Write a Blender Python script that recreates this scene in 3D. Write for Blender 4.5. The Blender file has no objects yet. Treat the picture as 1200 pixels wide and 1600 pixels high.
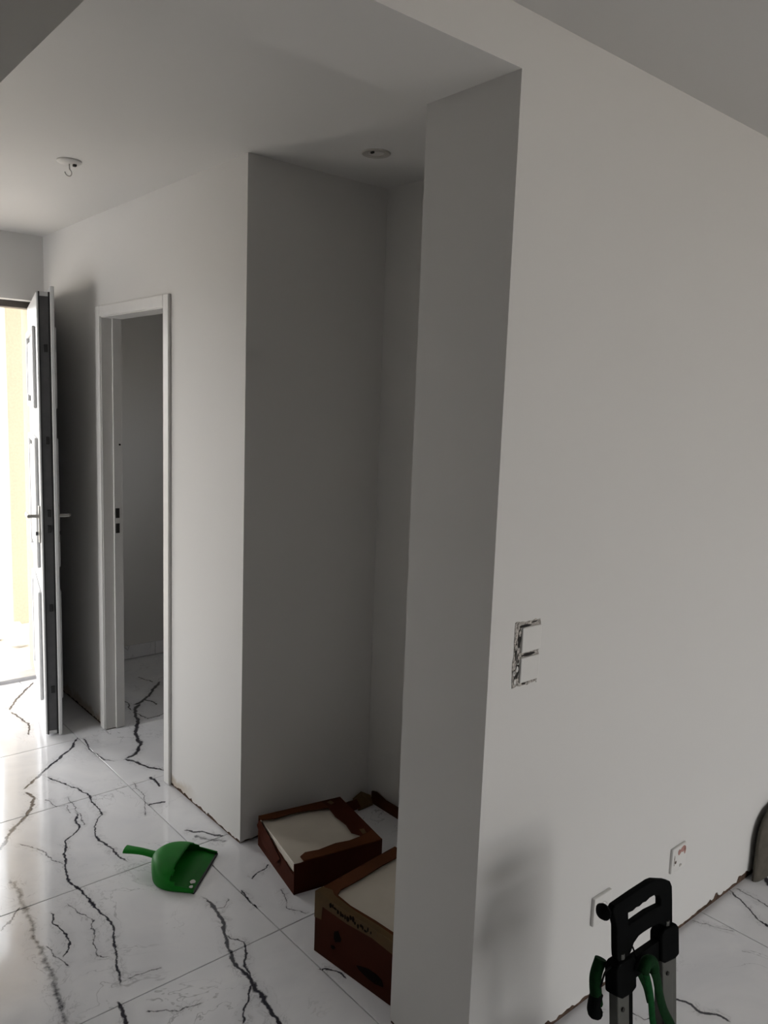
import bpy, bmesh, math, random
from mathutils import Vector, Matrix

random.seed(7)
SKY = 1.0
EXPOSURE = 2.84
WIN_BACK = (1.35, 4.45, 0.02, 2.25)  # x0, x1, z0, z1 of the glazed bay behind the viewer
WLY = (3.35, 4.35, .45, 2.05)         # y0, y1, z0, z1 of an unseen left hall wall window, added to light the hall
W2Y = (3.3, 3.95, 1.2, 1.85)           # y0, y1, z0, z1 of an unseen window, added to brighten the room beyond the doorway

scene = bpy.context.scene
COL = scene.collection

# ------------------------------------------------------------------ camera
CAM_H = 1.69
F_PX = 1244.58
R_, U_, W_ = (0.762054, -0.646523, 0.035783), (0.061323, 0.127075, 0.989996), (0.644603, 0.752236, -0.136485)
cam_d = bpy.data.cameras.new('camera')
cam_d.sensor_fit = 'VERTICAL'
cam_d.sensor_height = 24.0
cam_d.lens = F_PX * 24.0 / 1600.0
cam_d.clip_start = 0.02
cam = bpy.data.objects.new('camera', cam_d)
COL.objects.link(cam)
w_ = Vector(W_).normalized()
r_ = Vector(R_); r_ = (r_ - w_ * r_.dot(w_)).normalized()
u_ = r_.cross(w_)
cam.matrix_world = Matrix(((r_.x, u_.x, -w_.x, 0), (r_.y, u_.y, -w_.y, 0), (r_.z, u_.z, -w_.z, CAM_H), (0, 0, 0, 1)))
scene.camera = cam

# ------------------------------------------------------------------ world (bright overcast sky)
world = bpy.data.worlds.new('overcast_sky')
scene.world = world
world.use_nodes = True
wn = world.node_tree
wn.nodes['Background'].inputs['Color'].default_value = (1.0, 0.995, 0.985, 1)
wn.nodes['Background'].inputs['Strength'].default_value = SKY

# ------------------------------------------------------------------ exposure
vs = scene.view_settings
vs.view_transform = 'Standard'
vs.look = 'None'
vs.gamma = 1.0
vs.use_curve_mapping = False
vs.exposure = EXPOSURE

# ------------------------------------------------------------------ helpers
def tag(o, label=None, cat=None, group=None, kind=None):
    if label: o['label'] = label
    if cat: o['category'] = cat
    if group: o['group'] = group
    if kind: o['kind'] = kind
    return o


def empty(name, loc=(0, 0, 0), rot=(0, 0, 0)):
    o = bpy.data.objects.new(name, None)
    o.empty_display_size = 0.05
    o.location = loc
    o.rotation_euler = rot
    COL.objects.link(o)
    return o


class MB:
    """collects shapes; build() links them as ONE mesh object"""
    def __init__(self):
        self.v, self.f, self.sm = [], [], []

    def add(self, vs_, fs, smooth=False):
        n = len(self.v)
        self.v += [tuple(p) for p in vs_]
        self.f += [tuple(n + i for i in f) for f in fs]
        self.sm += [smooth] * len(fs)
        return self

    def box(self, x0, x1, y0, y1, z0, z1):
        v = [(x0, y0, z0), (x1, y0, z0), (x1, y1, z0), (x0, y1, z0), (x0, y0, z1), (x1, y0, z1), (x1, y1, z1), (x0, y1, z1)]
        return self.add(v, [(3, 2, 1, 0), (4, 5, 6, 7), (0, 1, 5, 4), (1, 2, 6, 5), (2, 3, 7, 6), (3, 0, 4, 7)])

    def cbox(self, x0, x1, y0, y1, z0, z1, b):
        """box with chamfered edges"""
        bm = bmesh.new()
        r = bmesh.ops.create_cube(bm, size=1.0)
        for p in bm.verts:
            p.co = ((p.co.x + .5) * (x1 - x0) + x0, (p.co.y + .5) * (y1 - y0) + y0, (p.co.z + .5) * (z1 - z0) + z0)
        bmesh.ops.bevel(bm, geom=list(bm.edges), offset=b, segments=2, profile=0.5, affect='EDGES')
        return self.bm(bm)

    def bm(self, bm, smooth=False):
        bm.verts.index_update()
        self.add([p.co[:] for p in bm.verts], [[q.index for q in f.verts] for f in bm.faces], smooth)
        bm.free()
        return self

    def prism(self, poly, axis, a0, a1):
        """extrude a 2D polygon along axis ('x','y','z') from a0 to a1"""
        def P(p, a):
            return {'x': (a, p[0], p[1]), 'y': (p[0], a, p[1]), 'z': (p[0], p[1], a)}[axis]
        n = len(poly)
        v = [P(p, a0) for p in poly] + [P(p, a1) for p in poly]
        f = [tuple(range(n))[::-1], tuple(range(n, 2 * n))] + [(i, (i + 1) % n, n + (i + 1) % n, n + i) for i in range(n)]
        return self.add(v, f)

    def tube(self, pts, r, seg=10, caps=True, flat=None):
        """tube along points; r float or list; flat=(rw, rt) gives a strap section"""
        pts = [Vector(p) for p in pts]
        n = len(pts)
        rs = r if isinstance(r, (list, tuple)) else [r] * n
        vs_, fs = [], []
        ref = Vector((0, 0, 1))
        if abs((pts[-1] - pts[0]).normalized().dot(ref)) > .9:
            ref = Vector((1, 0, 0))
        for i, p in enumerate(pts):
            d = (pts[min(i + 1, n - 1)] - pts[max(i - 1, 0)]).normalized()
            a = d.cross(ref).normalized()
            b = a.cross(d).normalized()
            for k in range(seg):
                t = 2 * math.pi * k / seg
                if flat:
                    vs_.append(p + b * math.cos(t) * flat[0] + a * math.sin(t) * flat[1])
                else:
                    vs_.append(p + (a * math.cos(t) + b * math.sin(t)) * rs[i])
        for i in range(n - 1):
            for k in range(seg):
                k2 = (k + 1) % seg
                fs.append((i * seg + k, i * seg + k2, (i + 1) * seg + k2, (i + 1) * seg + k))
        if caps:
            fs.append(tuple(range(seg))[::-1])
            fs.append(tuple((n - 1) * seg + k for k in range(seg)))
        return self.add(vs_, fs, True)

    def lathe(self, prof, c, axis='z', seg=28):
        """prof list of (radius, height) from c along axis"""
        vs_, fs = [], []
        c = Vector(c)
        for r, h in prof:
            for k in range(seg):
                t = 2 * math.pi * k / seg
                p = {'z': (r * math.cos(t), r * math.sin(t), h), 'y': (r * math.cos(t), h, r * math.sin(t)), 'x': (h, r * math.cos(t), r * math.sin(t))}[axis]
                vs_.append(c + Vector(p))
        for i in range(len(prof) - 1):
            for k in range(seg):
                k2 = (k + 1) % seg
                fs.append((i * seg + k, i * seg + k2, (i + 1) * seg + k2, (i + 1) * seg + k))
        fs.append(tuple(range(seg))[::-1])
        fs.append(tuple((len(prof) - 1) * seg + k for k in range(seg)))
        return self.add(vs_, fs, True)

    def build(self, name, mat, parent=None, recalc=True):
        me = bpy.data.meshes.new(name)
        me.from_pydata(self.v, [], self.f)
        me.polygons.foreach_set('use_smooth', self.sm)
        if recalc:
            b = bmesh.new(); b.from_mesh(me)
            bmesh.ops.recalc_face_normals(b, faces=b.faces)
            b.to_mesh(me); b.free()
        if any(self.sm):
            try:
                me.set_sharp_from_angle(angle=math.radians(40))
            except Exception:
                pass
        me.materials.append(mat)
        o = bpy.data.objects.new(name, me)
        COL.objects.link(o)
        if parent: o.parent = parent
        return o


def spline(pts, n=8):
    """Catmull-Rom through points"""
    P = [Vector(p) for p in pts]
    P = [P[0] * 2 - P[1]] + P + [P[-1] * 2 - P[-2]]
    out = []
    for i in range(1, len(P) - 2):
        for k in range(n):
            t = k / n
            a, b, c, d = P[i - 1], P[i], P[i + 1], P[i + 2]
            out.append(0.5 * ((2 * b) + (c - a) * t + (2 * a - 5 * b + 4 * c - d) * t * t + (3 * b - a - 3 * c + d) * t ** 3))
    out.append(P[-2])
    return out


# ------------------------------------------------------------------ materials
class NT:
    def __init__(self, name):
        self.m = bpy.data.materials.new(name)
        self.m.use_nodes = True
        self.t = self.m.node_tree
        self.bsdf = self.t.nodes['Principled BSDF']

    def n(self, typ, **kw):
        nd = self.t.nodes.new('ShaderNode' + typ)
        for k, v in kw.items():
            setattr(nd, k, v)
        return nd

    def l(self, a, b):
        self.t.links.new(a, b)

    def math(self, op, a, b=None, c=None, clamp=False):
        nd = self.n('Math', operation=op, use_clamp=clamp)
        for i, x in enumerate((a, b, c)):
            if x is None: continue
            if isinstance(x, (int, float)): nd.inputs[i].default_value = x
            else: self.l(x, nd.inputs[i])
        return nd.outputs[0]

    def noise(self, scale, detail=4, rough=.55, vec=None, dist=0.0):
        nd = self.n('TexNoise')
        nd.inputs['Scale'].default_value = scale
        nd.inputs['Detail'].default_value = detail
        nd.inputs['Roughness'].default_value = rough
        nd.inputs['Distortion'].default_value = dist
        if vec is not None: self.l(vec, nd.inputs['Vector'])
        return nd

    def ramp(self, fac, stops):
        nd = self.n('ValToRGB')
        e = nd.color_ramp.elements
        e[0].position, e[0].color = stops[0][0], (*stops[0][1], 1)
        e[1].position, e[1].color = stops[1][0], (*stops[1][1], 1)
        for p, c in stops[2:]:
            x = e.new(p); x.color = (*c, 1)
        self.l(fac, nd.inputs['Fac'])
        return nd.outputs['Color']

    def mix(self, fac, a, b):
        nd = self.n('Mix', data_type='RGBA')
        if isinstance(fac, (int, float)): nd.inputs[0].default_value = fac
        else: self.l(fac, nd.inputs[0])
        for s, x in ((nd.inputs[6], a), (nd.inputs[7], b)):
            if isinstance(x, (tuple, list)): s.default_value = (*x, 1) if len(x) == 3 else x
            else: self.l(x, s)
        return nd.outputs[2]

    def bump(self, h, strength=.1, dist=.005):
        nd = self.n('Bump')
        nd.inputs['Strength'].default_value = strength
        nd.inputs['Distance'].default_value = dist
        self.l(h, nd.inputs['Height'])
        self.l(nd.outputs[0], self.bsdf.inputs['Normal'])

    def set(self, **kw):
        for k, v in kw.items():
            s = self.bsdf.inputs[k.replace('_', ' ')]
            if isinstance(v, (int, float)): s.default_value = v
            elif isinstance(v, tuple): s.default_value = (*v, 1)
            else: self.l(v, s)


def simple(name, col, rough=.5, metal=0.0, var=.06, scale=25, bump=0.0, coord='Object', spec=.5):
    k = NT(name)
    tc = k.n('TexCoord').outputs[coord]
    nz = k.noise(scale, 3, .6, tc)
    c0 = tuple(max(0, x * (1 - var)) for x in col); c1 = tuple(min(1, x * (1 + var)) for x in col)
    k.set(Base_Color=k.ramp(nz.outputs['Fac'], [(.3, c0), (.7, c1)]), Roughness=rough, Metallic=metal)
    k.bsdf.inputs['Specular IOR Level'].default_value = spec
    if bump: k.bump(nz.outputs['Fac'], bump, .003)
    return k.m


def paint(name, col, stain=None):
    """matt wall paint: roller grain, faint patches, optional dirt near a foot of wall"""
    k = NT(name)
    pos = k.n('NewGeometry').outputs['Position']
    big = k.noise(1.3, 3, .5, pos)
    c = k.ramp(big.outputs['Fac'], [(.3, tuple(x * .975 for x in col)), (.7, col)])
    if stain:
        # scuffs of mortar dust low on the wall
        sp = k.n('SeparateXYZ'); k.l(pos, sp.inputs[0])
        n2 = k.noise(9, 4, .6, pos)
        lim = k.math('MULTIPLY_ADD', n2.outputs['Fac'], stain[2], stain[3])
        mz = k.n('MapRange', interpolation_type='SMOOTHSTEP'); k.l(k.math('SUBTRACT', lim, sp.outputs[2]), mz.inputs[0])
        mz.inputs[1].default_value = -.015; mz.inputs[2].default_value = .03
        my = k.n('MapRange', interpolation_type='SMOOTHSTEP'); k.l(sp.outputs[stain[4]], my.inputs[0])
        my.inputs[1].default_value = stain[0]; my.inputs[2].default_value = stain[1]
        c = k.mix(k.math('MULTIPLY', k.math('MULTIPLY', mz.outputs[0], my.outputs[0]), .75), c, (.42, .35, .27))
    fine = k.noise(220, 2, .5, pos)
    k.set(Base_Color=c, Roughness=.62)
    k.bsdf.inputs['Specular IOR Level'].default_value = .3
    k.bump(fine.outputs['Fac'], .05, .001)
    return k.m


VEINS = [
    (0.0075, [(1.049, 3.494), (1.074, 3.416), (1.143, 3.222), (1.139, 3.11), (1.13, 3.008), (1.072, 2.923), (1.052, 2.868), (1.063, 2.776), (1.071, 2.674), (1.085, 2.592)]),
    (0.0083, [(1.07, 3.115), (1.044, 3.04), (1.023, 2.959), (0.953, 2.897), (0.912, 2.799), (0.886, 2.702), (0.873, 2.631), (0.885, 2.571), (0.897, 2.486), (0.891, 2.439), (0.898, 2.338), (0.894, 2.275), (0.864, 2.2), (0.839, 2.124), (0.81, 2.009)]),
    (0.0105, [(0.784, 1.992), (0.785, 1.944), (0.767, 1.9), (0.742, 1.81)]),
    (0.0225, [(0.724, 2.81), (0.719, 2.719), (0.712, 2.592), (0.701, 2.489), (0.685, 2.385), (0.679, 2.272), (0.673, 2.196), (0.662, 2.109), (0.659, 2.062), (0.651, 2.01), (0.628, 1.899)]),
    (0.0105, [(1.192, 2.293), (1.206, 2.199), (1.186, 2.118), (1.165, 2.055), (1.132, 1.98), (1.123, 1.915), (1.121, 1.863), (1.124, 1.827), (1.117, 1.778), (1.111, 1.72), (1.101, 1.677), (1.103, 1.638), (1.081, 1.545)]),
    (0.0067, [(1.169, 2.064), (1.169, 2.026), (1.191, 1.993), (1.169, 1.94), (1.135, 1.879), (1.122, 1.832)]),
    (0.0053, [(1.206, 2.199), (1.232, 2.188), (1.266, 2.219)]),
    (0.0067, [(1.123, 1.815), (1.083, 1.773), (1.044, 1.742), (1.011, 1.696)]),
    (0.0150, [(1.981, 4.297), (1.882, 4.185), (1.76, 4.054), (1.685, 4.027)]),
    (0.0165, [(1.744, 4.054), (1.67, 3.938), (1.615, 3.778), (1.559, 3.68), (1.54, 3.59), (1.527, 3.536), (1.475, 3.468), (1.411, 3.421), (1.356, 3.42)]),
    (0.0105, [(1.402, 3.428), (1.438, 3.345), (1.459, 3.281), (1.506, 3.215)]),
    (0.0075, [(1.67, 3.938), (1.682, 3.812), (1.742, 3.812), (1.801, 3.845)]),
    (0.0090, [(1.775, 4.09), (1.799, 4.027), (1.811, 3.961)]),
    (0.0075, [(1.687, 4.152), (1.682, 4.063), (1.663, 3.965)]),
    (0.0060, [(1.892, 4.44), (1.912, 4.385), (1.938, 4.301)]),
    (0.0105, [(1.311, 2.963), (1.349, 2.955), (1.386, 2.948)]),
    (0.0090, [(1.333, 2.699), (1.388, 2.646), (1.445, 2.563)]),
    (0.0225, [(1.346, 2.643), (1.384, 2.586), (1.439, 2.522)]),
    (0.0053, [(1.344, 3.204), (1.334, 3.125), (1.332, 3.042), (1.309, 2.978), (1.252, 2.879)]),
    (0.0090, [(1.425, 3.205), (1.425, 3.145), (1.418, 3.084)]),
    (0.0097, [(1.322, 3.802), (1.254, 3.697), (1.06, 3.51), (0.994, 3.445), (0.938, 3.387)]),
    (0.0120, [(0.938, 3.387), (0.957, 3.297), (0.913, 3.2), (0.816, 3.09), (0.741, 2.98), (0.694, 2.922)]),
    (0.0075, [(1.334, 3.766), (1.312, 3.629), (1.324, 3.476), (1.373, 3.416)]),
    (0.0053, [(0.796, 2.992), (0.858, 2.892), (0.873, 2.797), (0.889, 2.73)]),
    (0.0060, [(0.612, 2.491), (0.665, 2.545), (0.705, 2.584)]),
    (0.0045, [(0.814, 2.527), (0.858, 2.381), (0.831, 2.285), (0.808, 2.208), (0.843, 2.156)]),
    (0.0060, [(0.772, 2.504), (0.754, 2.437), (0.773, 2.368), (0.753, 2.286), (0.725, 2.25)]),
    (0.0045, [(0.839, 2.057), (0.89, 2.048), (0.944, 2.036)]),
    (0.0045, [(0.832, 1.907), (0.907, 1.855), (0.984, 1.84)]),
    (0.0060, [(1.48, 2.304), (1.425, 2.28), (1.377, 2.258)]),
    (0.0060, [(1.32, 2.231), (1.308, 2.16), (1.311, 2.106)]),
    (0.0053, [(1.437, 2.152), (1.392, 2.053), (1.431, 1.981)]),
    (0.0060, [(1.305, 1.758), (1.341, 1.709), (1.349, 1.663)]),
    (0.0120, [(1.384, 4.697), (1.291, 4.572), (1.196, 4.439), (1.143, 4.321)]),
    (0.0090, [(1.143, 4.321), (1.173, 4.103), (1.13, 3.94)]),
    (0.0067, [(2.709, 1.183), (2.661, 1.095), (2.621, 1.039), (2.605, 0.988)]),
    (0.0053, [(2.736, 1.177), (2.729, 1.107), (2.721, 1.04)]),
    (0.0037, [(2.424, 1.181), (2.465, 1.112), (2.496, 1.055)]),
    (0.0090, [(2.051, 1.025), (2.065, 0.992), (2.069, 0.945), (2.093, 0.908), (2.095, 0.863)]),
    (0.0150, [(2.958, 1.191), (2.915, 1.15), (2.844, 1.095)]),
    (0.0045, [(1.879, 1.18), (1.86, 1.145), (1.84, 1.112)]),
    (0.0053, [(1.907, 1.081), (1.911, 1.032), (1.956, 1.009)]),
    (0.0045, [(1.072, 3.233), (1.066, 3.118), (1.058, 3.023), (1.04, 2.952)]),
    (0.0045, [(0.991, 3.266), (1.008, 3.174), (1.047, 3.159), (1.035, 3.072)]),
    (0.0053, [(0.695, 2.348), (0.709, 2.287), (0.728, 2.23), (0.733, 2.2)]),
]


def marble(veins=()):
    k = NT('polished_marble_tile')
    geo = k.n('NewGeometry')
    pos = geo.outputs['Position']
    # wobble of the vein lines
    n1 = k.noise(14, 2, .5, pos); n2 = k.noise(55, 3, .6, pos)
    def warp(nz, amp):
        s = k.n('VectorMath', operation='SUBTRACT'); k.l(nz.outputs['Color'], s.inputs[0]); s.inputs[1].default_value = (.5, .5, .5)
        m = k.n('VectorMath', operation='SCALE'); k.l(s.outputs[0], m.inputs[0]); m.inputs['Scale'].default_value = amp
        return m.outputs[0]
    a1 = k.n('VectorMath', operation='ADD'); k.l(pos, a1.inputs[0]); k.l(warp(n1, .035), a1.inputs[1])
    a2 = k.n('VectorMath', operation='ADD'); k.l(a1.outputs[0], a2.inputs[0]); k.l(warp(n2, .014), a2.inputs[1])
    P = a2.outputs[0]
    rough_edge = k.noise(38, 3, .65, pos).outputs['Fac']
    acc = near = k.math('MULTIPLY', rough_edge, 0.0)
    for width, pts in veins:
        A, B = Vector((*pts[0], 0)), Vector((*pts[-1], 0))
        d = (B - A).normalized(); q = Vector((-d.y, d.x, 0))
        us = [Vector((*p, 0)).dot(d) for p in pts]; ws = [Vector((*p, 0)).dot(q) for p in pts]
        for i in range(1, len(us)):
            us[i] = max(us[i], us[i - 1] + .004)
        u0, u1 = us[0], us[-1]; w0, w1 = min(ws) - .001, max(ws) + .001
        dot = k.n('VectorMath', operation='DOT_PRODUCT'); k.l(P, dot.inputs[0]); dot.inputs[1].default_value = d
        t = k.n('MapRange', clamp=False); k.l(dot.outputs['Value'], t.inputs[0]); t.inputs[1].default_value = u0; t.inputs[2].default_value = u1
        fc = k.n('FloatCurve'); k.l(t.outputs[0], fc.inputs['Value'])
        cv = fc.mapping.curves[0]
        cs = [((u - u0) / (u1 - u0), (w - w0) / (w1 - w0)) for u, w in zip(us, ws)]
        cv.points[0].location = cs[0]; cv.points[1].location = cs[-1]
        for c in cs[1:-1]: cv.points.new(*c)
        for p in cv.points: p.handle_type = 'VECTOR'
        fc.mapping.update()
        dq = k.n('VectorMath', operation='DOT_PRODUCT'); k.l(P, dq.inputs[0]); dq.inputs[1].default_value = q
        ctr = k.math('MULTIPLY_ADD', fc.outputs[0], w1 - w0, w0)
        dist = k.math('ABSOLUTE', k.math('SUBTRACT', dq.outputs['Value'], ctr))
        tp = k.math('MULTIPLY', t.outputs[0], k.math('SUBTRACT', 1.0, t.outputs[0]))
        tp = k.math('MULTIPLY', tp, 14.0, clamp=True)
        fall = k.math('SUBTRACT', 1.0, k.math('DIVIDE', dist, width), clamp=True)
        peak = .55 if width > .018 else (1.0 if width > .0085 else (.85 if width > .0058 else .62))
        s = k.math('MULTIPLY', k.math('MULTIPLY', fall, tp), peak)
        nr = k.math('MULTIPLY', k.math('SUBTRACT', 1.0, k.math('DIVIDE', dist, width * 1.5 + .022), clamp=True), tp)
        near = k.math('MAXIMUM', near, nr)
        acc = k.math('MAXIMUM', acc, s)
    # break the traced veins up, add hair veins and grey clouds of the stone
    core = k.n('MapRange', interpolation_type='SMOOTHSTEP')
    k.l(k.math('ADD', acc, k.math('MULTIPLY_ADD', rough_edge, .9, -.45)), core.inputs[0])
    core.inputs[1].default_value = .12; core.inputs[2].default_value = .72
    corem = k.math('MULTIPLY', core.outputs[0], k.math('MULTIPLY', acc, 3.0, clamp=True))
    halo = k.math('MULTIPLY_ADD', near, .10, k.math('MULTIPLY', acc, .18))
    fv = k.noise(11, 4, .6, a1.outputs[0], .9)
    fine = k.n('MapRange'); k.l(k.math('ABSOLUTE', k.math('SUBTRACT', fv.outputs['Fac'], .5)), fine.inputs[0])
    fine.inputs[1].default_value = 0; fine.inputs[2].default_value = .022; fine.inputs[3].default_value = 1; fine.inputs[4].default_value = 0
    finev = k.math('MULTIPLY', k.math('MULTIPLY', fine.outputs[0], k.math('MULTIPLY', near, 1.6, clamp=True)), .36)
    hv = k.noise(2.6, 5, .62, a1.outputs[0], 1.2)
    hair = k.n('MapRange'); k.l(k.math('ABSOLUTE', k.math('SUBTRACT', hv.outputs['Fac'], .5)), hair.inputs[0])
    hair.inputs[1].default_value = 0; hair.inputs[2].default_value = .007; hair.inputs[3].default_value = 1; hair.inputs[4].default_value = 0
    hm = k.noise(1.7, 2, .5, pos)
    hmask = k.n('MapRange', interpolation_type='SMOOTHSTEP'); k.l(hm.outputs['Fac'], hmask.inputs[0]); hmask.inputs[1].default_value = .48; hmask.inputs[2].default_value = .66
    hairv = k.math('MULTIPLY', k.math('MULTIPLY', hair.outputs[0], hmask.outputs[0]), .45)
    cloud = k.noise(3.2, 5, .6, pos, .8)
    base = k.ramp(cloud.outputs['Fac'], [(.3, (.74, .745, .775)), (.65, (.84, .84, .86))])
    fac = k.math('MAXIMUM', k.math('MAXIMUM', corem, k.math('MAXIMUM', halo, finev)), hairv, clamp=True)
    col = k.mix(fac, base, (.035, .034, .045))
    dust = k.noise(5, 5, .65, pos)
    rr = k.n('MapRange'); k.l(dust.outputs['Fac'], rr.inputs[0]); rr.inputs[1].default_value = .3; rr.inputs[2].default_value = .75
    rr.inputs[3].default_value = .05; rr.inputs[4].default_value = .15
    k.set(Base_Color=col, Roughness=rr.outputs[0])
    return k.m


def cardboard(name, col):
    k = NT(name)
    tc = k.n('TexCoord').outputs['Object']
    mp = k.n('Mapping'); k.l(tc, mp.inputs[0]); mp.inputs['Scale'].default_value = (1, 1, 12)
    n1 = k.noise(14, 4, .6, mp.outputs[0]); n2 = k.noise(6, 3, .6, tc)
    c = k.ramp(n2.outputs['Fac'], [(.3, tuple(x * .75 for x in col)), (.7, col)])
    k.set(Base_Color=c, Roughness=.75)
    k.bsdf.inputs['Specular IOR Level'].default_value = .08
    k.bump(n1.outputs['Fac'], .2, .002)
    return k.m


def pane_glass():
    k = NT('clear_window_glass')
    out = k.t.nodes['Material Output']
    tr = k.n('BsdfTransparent'); gl = k.n('BsdfGlossy'); gl.inputs['Roughness'].default_value = .02
    fr = k.n('Fresnel'); fr.inputs['IOR'].default_value = 1.45
    mx = k.n('MixShader'); k.l(fr.outputs[0], mx.inputs[0]); k.l(tr.outputs[0], mx.inputs[1]); k.l(gl.outputs[0], mx.inputs[2])
    k.l(mx.outputs[0], out.inputs['Surface'])
    return k.m


WALLC = (.66, .65, .635)
M = dict(
    paint=paint('white_wall_paint', WALLC),
    hall=paint('white_wall_paint_scuffed', WALLC, (2.80, 3.02, .16, -.02, 1)),
    ceil=paint('white_ceiling_paint', (.66, .65, .636)),
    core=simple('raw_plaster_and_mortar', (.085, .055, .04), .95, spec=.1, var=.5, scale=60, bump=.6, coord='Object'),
    chip=simple('chipped_plaster', (.36, .335, .31), .9, var=.75, scale=170, bump=.5),
    grout=simple('dark_grout', (.16, .155, .15), .9),
    marble=marble(),
    white=simple('white_lacquer', (.66, .65, .635), .35, var=.02),
    pvc=simple('white_pvc', (.62, .625, .63), .3, var=.02),
    plate=simple('white_plastic_plate', (.66, .65, .63), .35, var=.02),
    greym=simple('grey_lock_metal', (.085, .085, .09), .5, .4, var=.1),
    seal=simple('black_rubber_seal', (.012, .012, .013), .6),
    black=simple('black_moulded_plastic', (.003, .0033, .0033), .7, var=.2, spec=.03),
    alu=simple('dull_aluminium', (.085, .085, .077), .5, .6, var=.08),
    steel=simple('brushed_steel', (.42, .41, .39), .35, .9),
    dark=simple('dark_void', (.02, .018, .016), .9),
    green=simple('green_plastic', (.004, .165, .010), .5, spec=.22, var=.15, scale=8),
    greenw=simple('green_webbing', (.003, .045, .010), .85, spec=.1, var=.3, scale=90),
    greend=simple('dark_green_webbing', (.003, .024, .006), .85, spec=.1, var=.3, scale=90),
    wire=simple('black_cable', (.004, .004, .004), .8, spec=.05),
    card=cardboard('brown_cardboard', (.088, .029, .010)),
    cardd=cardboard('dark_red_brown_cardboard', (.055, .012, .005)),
    tape=simple('tan_packing_tape', (.088, .051, .017), .5, spec=.2, var=.1),
    ink=simple('black_box_print', (.008, .004, .003), .9, spec=.05),
    cream=simple('cream_render', (.45, .38, .29), .9, var=.05, scale=60, bump=.3),
    gravel=simple('pale_gravel_ground', (.62, .565, .49), .95, var=.2, scale=30, bump=.5),
    frame=simple('dark_door_frame', (.055, .045, .04), .5),
    sill=simple('aluminium_threshold', (.45, .45, .46), .4, .7),
    stone=simple('white_rubble', (.75, .73, .70), .95, var=.2, scale=12, bump=.5),
    leaf=simple('green_leaf', (.03, .075, .02), .6, var=.4, scale=4),
    bark=simple('brown_stem', (.08, .055, .035), .9),
    shadow_form=simple('grey_brown_shadow_tone', (.10, .09, .075), .95, spec=.1, var=.12, scale=40, bump=.4),  # tone of a shadow on the wall, put into a solid
    glass=pane_glass(),
    btile=simple('dull_beige_boxed_tile', (.50, .455, .385), .45, var=.10, scale=5),  # duller and warmer than the floor marble
    red=simple('red_wire_marks', (.40, .21, .18), .6),
)

# ------------------------------------------------------------------ structure
XH, YN, YF, YP, XP, XNB = 1.461, 2.478, 1.173, 1.459, 1.338, 2.085
TW = .082                                 # hall partition thickness
ZC, ZB, ZL = 2.51, 2.385, 2.502
XL, XR, YB = -6.40, 4.60, -4.30           # living room extents
XS, XW = 0.67, -0.55                      # stairwell edge, hall left wall
YFAC, YOUT = 4.62, 4.96


def struct(name, mb, mat, label, cat):
    return tag(mb.build(name, mat), label, cat, kind='structure')


def skin(mb, ax, fixed, inner, a0, a1, ztop, amp, seed, base=.012):
    """plaster skin with a ragged lower edge. ax='x' runs along x on plane y=fixed; 'y' runs along y on plane x=fixed"""
    rnd = random.Random(seed)
    n = max(4, int((a1 - a0) / .012))
    prof = []
    level = base
    for i in range(n + 1):
        if rnd.random() < .16: level = base - .003 + amp * rnd.random() ** 1.6
        elif rnd.random() < .25: level = base
        prof.append((a0 + (a1 - a0) * i / n, max(.004, level + rnd.uniform(-.004, .004))))
    poly = prof + [(a1, ztop), (a0, ztop)]
    m = len(poly)
    lo, hi = (fixed, inner - .006)
    def Pt(p, d): return (p[0], d, p[1]) if ax == 'x' else (d, p[0], p[1])
    v = [Pt(p, lo) for p in prof] + [Pt((p[0], ztop), lo) for p in prof] + [Pt(p, hi) for p in prof]
    k = n + 1
    f = []
    for i in range(n):
        f.append((i, i + 1, k + i + 1, k + i))
        f.append((i, 2 * k + i, 2 * k + i + 1, i + 1))
    mb.add(v, f)


# floor: screed with a 1.19 x 0.60 m grid of polished tiles
fl = MB().box(XL - .2, XR + .2, YB - .3, YOUT - .06, -.12, -.0095)
floor = struct('floor', fl, M['grout'], 'floor of large white marble tiles with dark veins', 'floor')
JX, JY, PX, PY = 1.3135, 2.572, 1.19, .60
def tile_mesh(w, h, name):
    c, z = .0012, 0.0
    v = [(0, 0, -.0095), (w, 0, -.0095), (w, h, -.0095), (0, h, -.0095), (0, 0, z - c), (w, 0, z - c), (w, h, z - c), (0, h, z - c),
         (c, c, z), (w - c, c, z), (w - c, h - c, z), (c, h - c, z)]
    f = [(0, 1, 5, 4), (1, 2, 6, 5), (2, 3, 7, 6), (3, 0, 4, 7), (4, 5, 9, 8), (5, 6, 10, 9), (6, 7, 11, 10), (7, 4, 8, 11), (8, 9, 10, 11)]
    me = bpy.data.meshes.new(name); me.from_pydata(v, [], f); me.materials.append(M['marble'])
    return me
tm_full = tile_mesh(PX - .003, PY - .003, 'floor_tile')
tm_cut = tile_mesh(PX - .003, 4.86 - (JY + 3 * PY) - .003, 'floor_tile_cut')
for ix in range(-7, 3):
    for iy in range(-12, 4):
        o = bpy.data.objects.new('floor_tile', tm_cut if iy == 3 else tm_full)
        COL.objects.link(o)
        o.location = (JX + ix * PX + .0015, JY + iy * PY + .0015, 0)
        o.parent = floor
        x0, y0 = o.location.x - .04, o.location.y - .04
        x1, y1 = x0 + PX + .08, y0 + PY + .08
        own = [v for v in VEINS if min(p[0] for p in v[1]) < x1 and max(p[0] for p in v[1]) > x0 and min(p[1] for p in v[1]) < y1 and max(p[1] for p in v[1]) > y0]
        if own:      # this tile carries traced veins
            o.material_slots[0].link = 'OBJECT'
            o.material_slots[0].material = marble(own)

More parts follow.
